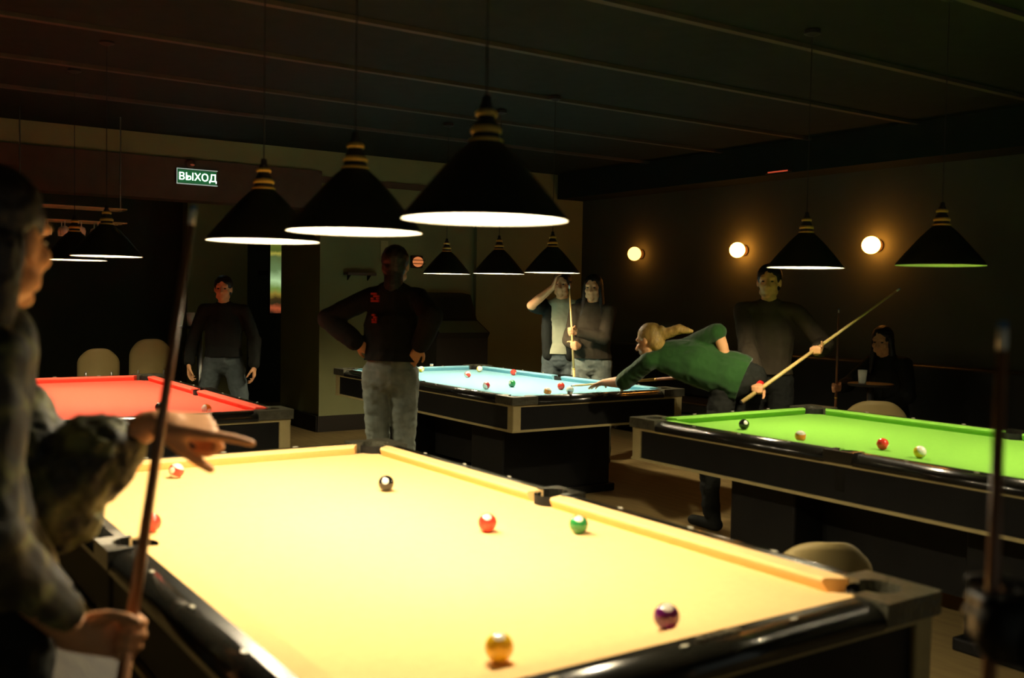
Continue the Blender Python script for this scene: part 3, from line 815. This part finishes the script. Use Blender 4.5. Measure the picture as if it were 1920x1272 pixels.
def p6x(t, base, P):
    w = V(wa); e = d['el'][0]; ax = (e - w).normalized()
    bm = bmesh.new(); capsule(bm, w + ax * .012, w + ax * .055, .036, .040); fuse('red_cuff', bm, M['red'], t, .006, 1, origin=base)
person('man in dark jumper behind the green table holding a slanting cue', clothes=('brown_cloth', 'black_cloth'), sleeve=(1.0, .82), extras=p6x, **d)

# 7 --- person at the bar table in the back left
O = V((-4.72, .90, 0))
d, f, r = standing((O.x, O.y), -30, 1.62, spread=.17)
arms(d, [O + r * .27 + f * .12 + V((0, 0, .86)), O - r * .28 + f * .08 + V((0, 0, .84))], [-f + r * .5, -f - r * .5], d['k'])
d['hands'] = (dict(d=-UP, n=-r, s=f, curls=RELAX), dict(d=-UP, n=r, s=f, curls=RELAX))
person('dim standing person in black top beyond the red table', clothes=('black_cloth', 'jeans_dark'), sleeve=(1.0, .9), **d)

# 8 --- seated person on the bench under the wall lights
fs = V((-.1, -1, 0)).normalized(); rs = fs.cross(UP)
B = V((-1.02, 5.22, 0))
D8 = dict(hip=B + V((0, 0, .55)), chest=B + V((0, 0, .83)) + fs * .02, neck=B + V((0, 0, 1.05)) + fs * .04, head=B + V((-.02, 0, 1.175)) + fs * .09, face=V((.25, -.95, -.15)), hup=UP, right=rs, k=.97,
          sh=[B + rs * .17 + V((0, 0, 1.0)) + fs * .03, B - rs * .17 + V((0, 0, 1.0)) + fs * .03],
          kn=[B + rs * .13 + fs * .42 + V((0, 0, .52)), B - rs * .13 + fs * .42 + V((0, 0, .52))],
          an=[B + rs * .13 + fs * .45 + V((0, 0, .09)), B - rs * .14 + fs * .45 + V((0, 0, .09))])
cc = V((-1.15, 4.70, 0))
w8, h8 = grip(cc + UP * .80, UP, fs, -1)
D8['wr'] = [w8, B - rs * .16 + fs * .30 + V((0, 0, .64))]
D8['el'] = [ik(D8['sh'][0], w8, .28, .25, rs - UP), ik(D8['sh'][1], D8['wr'][1], .28, .25, -rs - UP)]
D8['hands'] = (h8, dict(d=fs, n=-UP, s=rs, curls=RELAX))
person('dim seated person in black on the dark bench', clothes=('black_cloth', 'black_cloth'), hair='long', sleeve=(1.0, .9), toes=[fs, fs], **D8)
cue(cc + UP * .004, cc + V((0, 0, 1.44)), 'brown cue upright on the floor in front of the seated person', 'cue_brown', 'cue_brown')

# 9 --- bystander at the right edge holding a cue on the floor
O = V((3.42, -.36, 0))
d, f, r = standing((O.x, O.y), 190, 1.72)
c9 = V((3.352, -.812, 0))
w9, h9 = grip(c9 + UP * 1.10, UP, V((-.5, -.6, 0)), 1)
arms(d, [O + r * .25 + V((0, 0, .85)), w9], [-f + r * .3, -UP - f * .4], d['k'])
d['hands'] = (dict(d=-UP, n=-r, s=f, curls=RELAX), h9)
def p9x(t, base, P):
    bm = bmesh.new(); capsule(bm, (3.40, -.62, 1.04), (3.385, -.655, .45), .07, .115); capsule(bm, (3.44, -.45, 1.15), (3.40, -.60, .95), .11, .09)
    w, e = V(w9), d['el'][1]; ax = (w - e).normalized()
    capsule(bm, e.lerp(w, .5), w + ax * .03, .052, .048)
    fuse('coat_flap', bm, M['black_cloth'], t, .009, 2, wrinkle=.006, origin=base)
    bm = bmesh.new(); hh = dict(h9); hh['k'] = 1.04; hand(bm, V(w9), **hh); capsule(bm, V(w9) - V(h9['d']) * .05, V(w9) + V(h9['d']) * .075, .036, .040, h9['s'], 1.15, .9)
    fuse('added_dark_glove', bm, M['leather'], t, .005, 1, origin=base)  # black layer added over the hand to keep it dark
person('bystander in black at the right edge with a hand on an upright cue', clothes=('black_cloth', 'black_cloth'), sleeve=(1.0, 1.0), extras=p9x, **d)
cue(c9 + UP * .004, c9 + V((0, 0, 1.475)), 'dark upright cue nearest the camera, crossing the green table', 'cue_brown', 'cue_brown')

# ------------------------------------------------------------------ furniture and fittings
def chair(loc, rz, label, seat=.45, top=.80, w=.42, group='beige shell chairs'):
    t = thing('chair', label, 'chair', (loc[0], loc[1], 0), rz, group)
    bm = bmesh.new()
    # curved back: grid bent round, rounded top corners
    nx, nz = 14, 10; pts = []
    for side in (0, 1):
        g = []
        for j in range(nz + 1):
            row = []
            for i in range(nx + 1):
                a = -1 + 2 * i / nx; z = j / nz
                ww = w / 2 * (1 - .28 * max(0, (z - .62) / .38) ** 2.2)
                x = a * ww; y = -.20 - .05 * z + .07 * a * a + side * .014
                zz = seat + .03 + (top - seat - .03) * z - (.045 * abs(a) ** 3 * z)
                row.append(bm.verts.new((x, y, zz)))
            g.append(row)
        pts.append(g)
    for s, g in enumerate(pts):
        for j in range(nz):
            for i in range(nx):
                q = (g[j][i], g[j][i + 1], g[j + 1][i + 1], g[j + 1][i]); bm.faces.new(q if s else q[::-1])
    A, Bq = pts
    rim = [(j, 0) for j in range(nz)] + [(nz, i) for i in range(nx)] + [(j, nx) for j in range(nz, 0, -1)] + [(0, i) for i in range(nx, 0, -1)]
    for n_ in range(len(rim)):
        (a, b), (c, e) = rim[n_], rim[(n_ + 1) % len(rim)]
        bm.faces.new((A[a][b], A[c][e], Bq[c][e], Bq[a][b]))
    obj('backrest', bm, M['beige'], t, True)
    bm = bmesh.new(); prism(bm, [(x * w / 2, y * .20) for x, y in [(math.copysign(abs(math.cos(q)) ** .6, math.cos(q)), math.copysign(abs(math.sin(q)) ** .6, math.sin(q))) for q in [2 * PI * i / 32 for i in range(32)]]], seat - .012, seat + .014)
    obj('seat', bm, M['beige'], t)
    for sx in (1, -1):
        for sy in (1, -1):
            bm = bmesh.new(); tube(bm, (sx * w * .36, sy * .15, seat - .01), (sx * w * .46, sy * .20, 0), .011, .010, 12); obj('leg', bm, M['steel'], t, True)
        bm = bmesh.new(); tube(bm, (sx * w * .30, -.16, seat), (sx * w * .30, -.20, seat + .12), .009, .009, 10); obj('back_bracket', bm, M['steel'], t, True)
    return t
chair((-.41, 4.14), math.radians(45), 'beige chair behind the green table in front of the bench', top=.818, w=.43)
chair((1.80, .76), math.radians(55), 'beige chair between the yellow and green tables', top=.730, w=.33)
chair((-5.28, -.03), math.radians(80), 'tall beige stool chair beyond the red table beside the jacket sleeve', .66, .985, .34, 'beige bar stools')
chair((-5.33, .42), math.radians(80), 'tall beige stool chair beyond the far red pocket', .66, 1.06, .36, 'beige bar stools')

# bench
t = thing('bench_seat', 'long black padded bench along the wall under the round lights', 'bench', (-1.6, 5.5, 0))
bm = bmesh.new(); box(bm, -3.6, 3.4, -.28, .30, .12, .34, .02); obj('plinth', bm, M['body'], t)
bm = bmesh.new(); box(bm, -3.6, 3.4, -.32, .22, .34, .45, .03); obj('cushion', bm, M['leather'], t, True)
bm = bmesh.new(); box(bm, -3.6, 3.4, .20, .36, .45, .97, .03); obj('backrest', bm, M['leather'], t, True)
for x in (-3.2, -1, 1.2, 3.1):
    bm = bmesh.new(); tube(bm, (x, 0, 0), (x, 0, .13), .03, .03, 12); obj('leg', bm, M['steel'], t)

def round_table(loc, z, r, label, name='round_table'):
    t = thing(name, label, 'table', (loc[0], loc[1], 0))
    bm = bmesh.new(); lathe(bm, [(0, z - .02), (r - .01, z - .02), (r, z - .012), (r, z - .004), (r - .004, z), (0, z)], 40, cap=False); obj('tabletop', bm, M['leather'], t)
    bm = bmesh.new(); tube(bm, (0, 0, .02), (0, 0, z - .018), .025, .025, 20); obj('column', bm, M['steel'], t, True)
    bm = bmesh.new(); lathe(bm, [(0, 0), (.22, 0), (.22, .012), (.03, .03), (0, .03)], 36, cap=False); obj('base', bm, M['leather'], t)
round_table((-5.56, .95), 1.155, .22, 'small round bar table with two cups beside the dim standing person')
round_table((-.72, 4.55), .88, .17, 'small round table with a glass by the bench')

def cup(x, y, z, r, h, m, label):
    t = thing('drinking_glass', label, 'glass', (x, y, z), 0, 'drinking glasses')
    bm = bmesh.new(); lathe(bm, [(0, 0), (r * .8, 0), (r, h), (r * .9, h), (r * .74, .008), (0, .008)], 24, cap=False); obj('tumbler', bm, M['glass'], t, True)
    bm = bmesh.new(); lathe(bm, [(0, .009), (r * .73, .009), (r * .85, h * .8), (0, h * .8)], 24, cap=False); obj('drink', bm, m, t, True)
cup(-5.51, 1.00, 1.155, .038, .11, M['amber'], 'amber drink on the bar table, beside the standing person')
cup(-5.59, .87, 1.155, .040, .13, M['pale_olive'], 'pale cup on the bar table, half behind the brown cue')
cup(-.76, 4.50, .88, .035, .10, M['amber'], 'small glass on the round table by the bench')

# hanging glass rack
t = thing('glass_rack', 'hanging metal rack of upturned glasses in the dark bar area', 'rack', (-5.25, -.25, 2.06))
bm = bmesh.new()
for z in (.0, .12):
    for y in (-.42, .42): box(bm, -.14, .14, y - .006, y + .006, z, z + .012)
    for x in (-.14, 0, .14): box(bm, x - .006, x + .006, -.42, .42, z, z + .012)
obj('frame', bm, M['brass'], t)
for y in (-.40, .40):
    bm = bmesh.new(); tube(bm, (0, y, .12), (0, y, .94), .006, .006, 8); obj('hanging_rod', bm, M['steel'], t)
g0 = None
for i in range(6):
    for j in (0, 1):
        loc = (-5.25 + (-.07 if j else .07), -.25 - .33 + i * .132, 1.941)
        if g0 is None:
            g0 = thing('wine_glass', 'upturned wine glass hanging in the rack', 'glass', loc, 0, 'wine glasses in the hanging rack')
            bm = bmesh.new(); lathe(bm, [(.030, 0), (.036, .04), (.030, .07), (.004, .085), (.004, .125), (.030, .132), (0, .133)], 20, cap=False); obj('bowl_and_stem', bm, M['glass'], g0, True)
        else: dup(g0, loc)

# green lit exit sign on the soffit
t = thing('exit_sign', 'small lit exit sign with white panel on the brown soffit', 'sign', (-5.93, 1.03, 2.605))
bm = bmesh.new(); box(bm, -.03, .0, -.20, .20, -.075, .075, .006); obj('housing', bm, M['steel'], t)
bm = bmesh.new(); box(bm, 0, .004, -.188, .188, -.064, .064); obj('face', bm, M['sign_green'], t)
bm = bmesh.new()
for a, b_, c, e in ((-.20, .20, .070, .077), (-.20, .20, -.077, -.068), (-.20, -.194, -.07, .07)): box(bm, .003, .007, a, b_, c, e)
obj('lit_border', bm, glow('pale_edge', (.55, .7, .6), .55), t)
cu = bpy.data.curves.new('letters', 'FONT'); cu.body = 'ВЫХОД'; cu.size = .100; cu.extrude = .001; cu.align_x = 'CENTER'; cu.align_y = 'CENTER'; cu.space_character = 1.0
lt = bpy.data.objects.new('letters', cu); COL.objects.link(lt); bpy.context.view_layer.update()
lme = bpy.data.meshes.new_from_object(lt.evaluated_get(bpy.context.evaluated_depsgraph_get())); bpy.data.objects.remove(lt)
lo = bpy.data.objects.new('lettering', lme); COL.objects.link(lo); lo.parent = t; lo.location = (.006, .005, -.004); lo.rotation_euler = (PI / 2, 0, PI / 2); lme.materials.clear(); lme.materials.append(M['sign_glow'])
# small reddish round detector above it
t = thing('wall_detector', 'small reddish round fitting above the exit sign', 'detector', (-5.965, .97, 2.735))
bm = bmesh.new(); lathe(bm, [(0, 0), (.045, 0), (.045, .02), (.02, .04), (0, .04)], 24, cap=False)
bmesh.ops.rotate(bm, verts=bm.verts, matrix=Matrix.Rotation(PI / 2, 3, 'Y')); obj('dome', bm, M['wall_brown'], t, True)
bm = bmesh.new(); ellipsoid(bm, (.04, .012, -.014), V((1, 0, 0)), V((0, 1, 0)), V((0, 0, 1)), .008, .022, .010, 12); obj('indicator', bm, glow('dull_red', (.5, .12, .06), .16), t)

# wall sconces
def sconce(x, m, label):
    t = thing('wall_light', label, 'wall light', (x, 5.9, 2.01), 0, 'round wall lights')
    bm = bmesh.new(); lathe(bm, [(0, 0), (.055, 0), (.055, .02), (.03, .03), (.03, .06), (0, .06)], 28, cap=False)
    bmesh.ops.rotate(bm, verts=bm.verts, matrix=Matrix.Rotation(PI / 2, 3, 'X')); obj('mount', bm, M['wall_brown'], t, True)
    bm = bmesh.new(); ellipsoid(bm, (0, -.115, 0), V((1, 0, 0)), V((0, 1, 0)), V((0, 0, 1)), .088, .070, .080, 28); obj('globe', bm, m, t, True)
sconce(-4.87, M['globe_dim'], 'dimmest and smallest round orange wall light, nearest the room corner')
sconce(-3.27, M['globe'], 'glowing round wall light above the man behind the green table')
sconce(-1.66, M['globe'], 'glowing round wall light between the two green table lamps')
t = thing('wall_light', 'small orange slatted wall light beside the head of the man in jeans', 'wall light', (-6.0, 3.52, 1.86))
bm = bmesh.new(); box(bm, 0, .03, -.075, .075, -.07, .07, .01); obj('mount', bm, M['base'], t)
bm = bmesh.new(); ellipsoid(bm, (.05, 0, 0), V((1, 0, 0)), V((0, 1, 0)), V((0, 0, 1)), .04, .065, .058, 20); obj('glowing_glass', bm, M['ember'], t, True)
bm = bmesh.new()
for z in (-.022, .018): box(bm, .03, .096, -.07, .07, z - .004, z + .004)
obj('slat', bm, M['base'], t)

# narrow lit picture seen in the recess
t = thing('backlit_panel', 'tall narrow lit picture glowing yellow green in the dark recess', 'picture', (-7.45, 2.47, 1.72))
bm = bmesh.new(); box(bm, -.03, 0, -.125, .125, -.50, .50, .006); obj('frame', bm, M['base'], t)
bm = bmesh.new(); box(bm, .001, .005, -.108, .108, -.48, .48); obj('picture', bm, M['panel'], t)
bm = bmesh.new(); box(bm, -.62, -.03, -.03, .03, -.03, .03); obj('bracket', bm, M['base'], t)
# little shelf and one narrow pale rectangle on the column
t = thing('wall_shelf', 'narrow dark shelf on the olive column', 'shelf', (-6.0, 2.80, 1.705))
bm = bmesh.new(); box(bm, 0, .12, -.17, .17, -.015, .015, .003); obj('board', bm, M['wall_brown'], t)
for y in (-.12, .12):
    bm = bmesh.new(); prism(bm, [(0, -.07), (.08, -.015), (0, -.015)], y - .006, y + .006, Matrix(((1, 0, 0, 0), (0, 0, 1, 0), (0, 1, 0, 0), (0, 0, 0, 1)))); obj('bracket', bm, M['base'], t)
o = obj('wall_rectangle', box(bmesh.new(), -6.0, -5.994, 3.075, 3.165, 1.84, 2.08), M['pale_olive']); tag(o, 'narrow pale notice on the column beside the dark hair', 'rectangle')
# dark cabinet with slanting greenish top by the column
t = thing('arcade_cabinet', 'dark cabinet with a slanting greenish panel behind the blue table', 'cabinet', (-5.68, 3.80, 0))
Mx = Matrix(((1, 0, 0, 0), (0, 0, 1, 0), (0, 1, 0, 0), (0, 0, 0, 1)))
bm = bmesh.new(); prism(bm, [(-.30, 0), (.26, 0), (.26, 1.02), (.30, 1.08), (.02, 1.22), (-.12, 1.50), (-.30, 1.52)], -.33, .33, Mx); obj('body', bm, M['base'], t)
bm = bmesh.new(); prism(bm, [(.262, 1.075), (.30, 1.085), (.06, 1.205), (.03, 1.195)], -.31, .31, Mx); obj('control_panel', bm, mat('green_grey_gloss', (.10, .13, .07), .3), t)
bm = bmesh.new(); prism(bm, [(.022, 1.222), (.026, 1.226), (-.116, 1.49), (-.121, 1.487)], -.28, .28, Mx); obj('screen', bm, M['leather'], t)
# red indicator strip on the dark beam
t = thing('indicator_light', 'thin red light strip on the dark beam over the wall lights', 'light', (-2.50, 5.502, 2.72))
bm = bmesh.new(); box(bm, -.16, .16, -.02, 0, -.012, .012, .004); obj('housing', bm, M['base'], t)
bm = bmesh.new(); box(bm, -.12, .12, -.023, -.02, -.006, .006); obj('red_lens', bm, M['red_led'], t)

# ------------------------------------------------------------------ world, camera, output
w = bpy.data.worlds.new('World'); SC.world = w; w.use_nodes = True
w.node_tree.nodes['Background'].inputs[0].default_value = (.95, 1.0, .82, 1)
w.node_tree.nodes['Background'].inputs[1].default_value = .11

F = V((-0.82459811, 0.5640985, -0.04278828)); R = V((0.56390633, 0.82565142, 0.01758966)); U = V((-0.0452505, 0.00962419, 0.99892931))
cam = bpy.data.cameras.new('camera'); co = bpy.data.objects.new('camera', cam); COL.objects.link(co)
m = Matrix((R, U, -F)).transposed().to_4x4(); m.translation = V((4.03438, -2.01013, 1.49572)); co.matrix_world = m
cam.sensor_width = 36; cam.lens = 1888.3 * 36 / 1920; cam.clip_end = 60; cam.clip_start = .05
cam.dof.use_dof = True; cam.dof.focus_distance = 11.0; cam.dof.aperture_fstop = 35.4 / 13.0
SC.camera = co
SC.view_settings.view_transform = 'Standard'; SC.view_settings.look = 'None'; SC.view_settings.gamma = 1; SC.view_settings.exposure = 0
SC.view_settings.use_curve_mapping = False
SC.cycles.use_denoising = True; SC.cycles.max_bounces = 6; SC.cycles.diffuse_bounces = 4
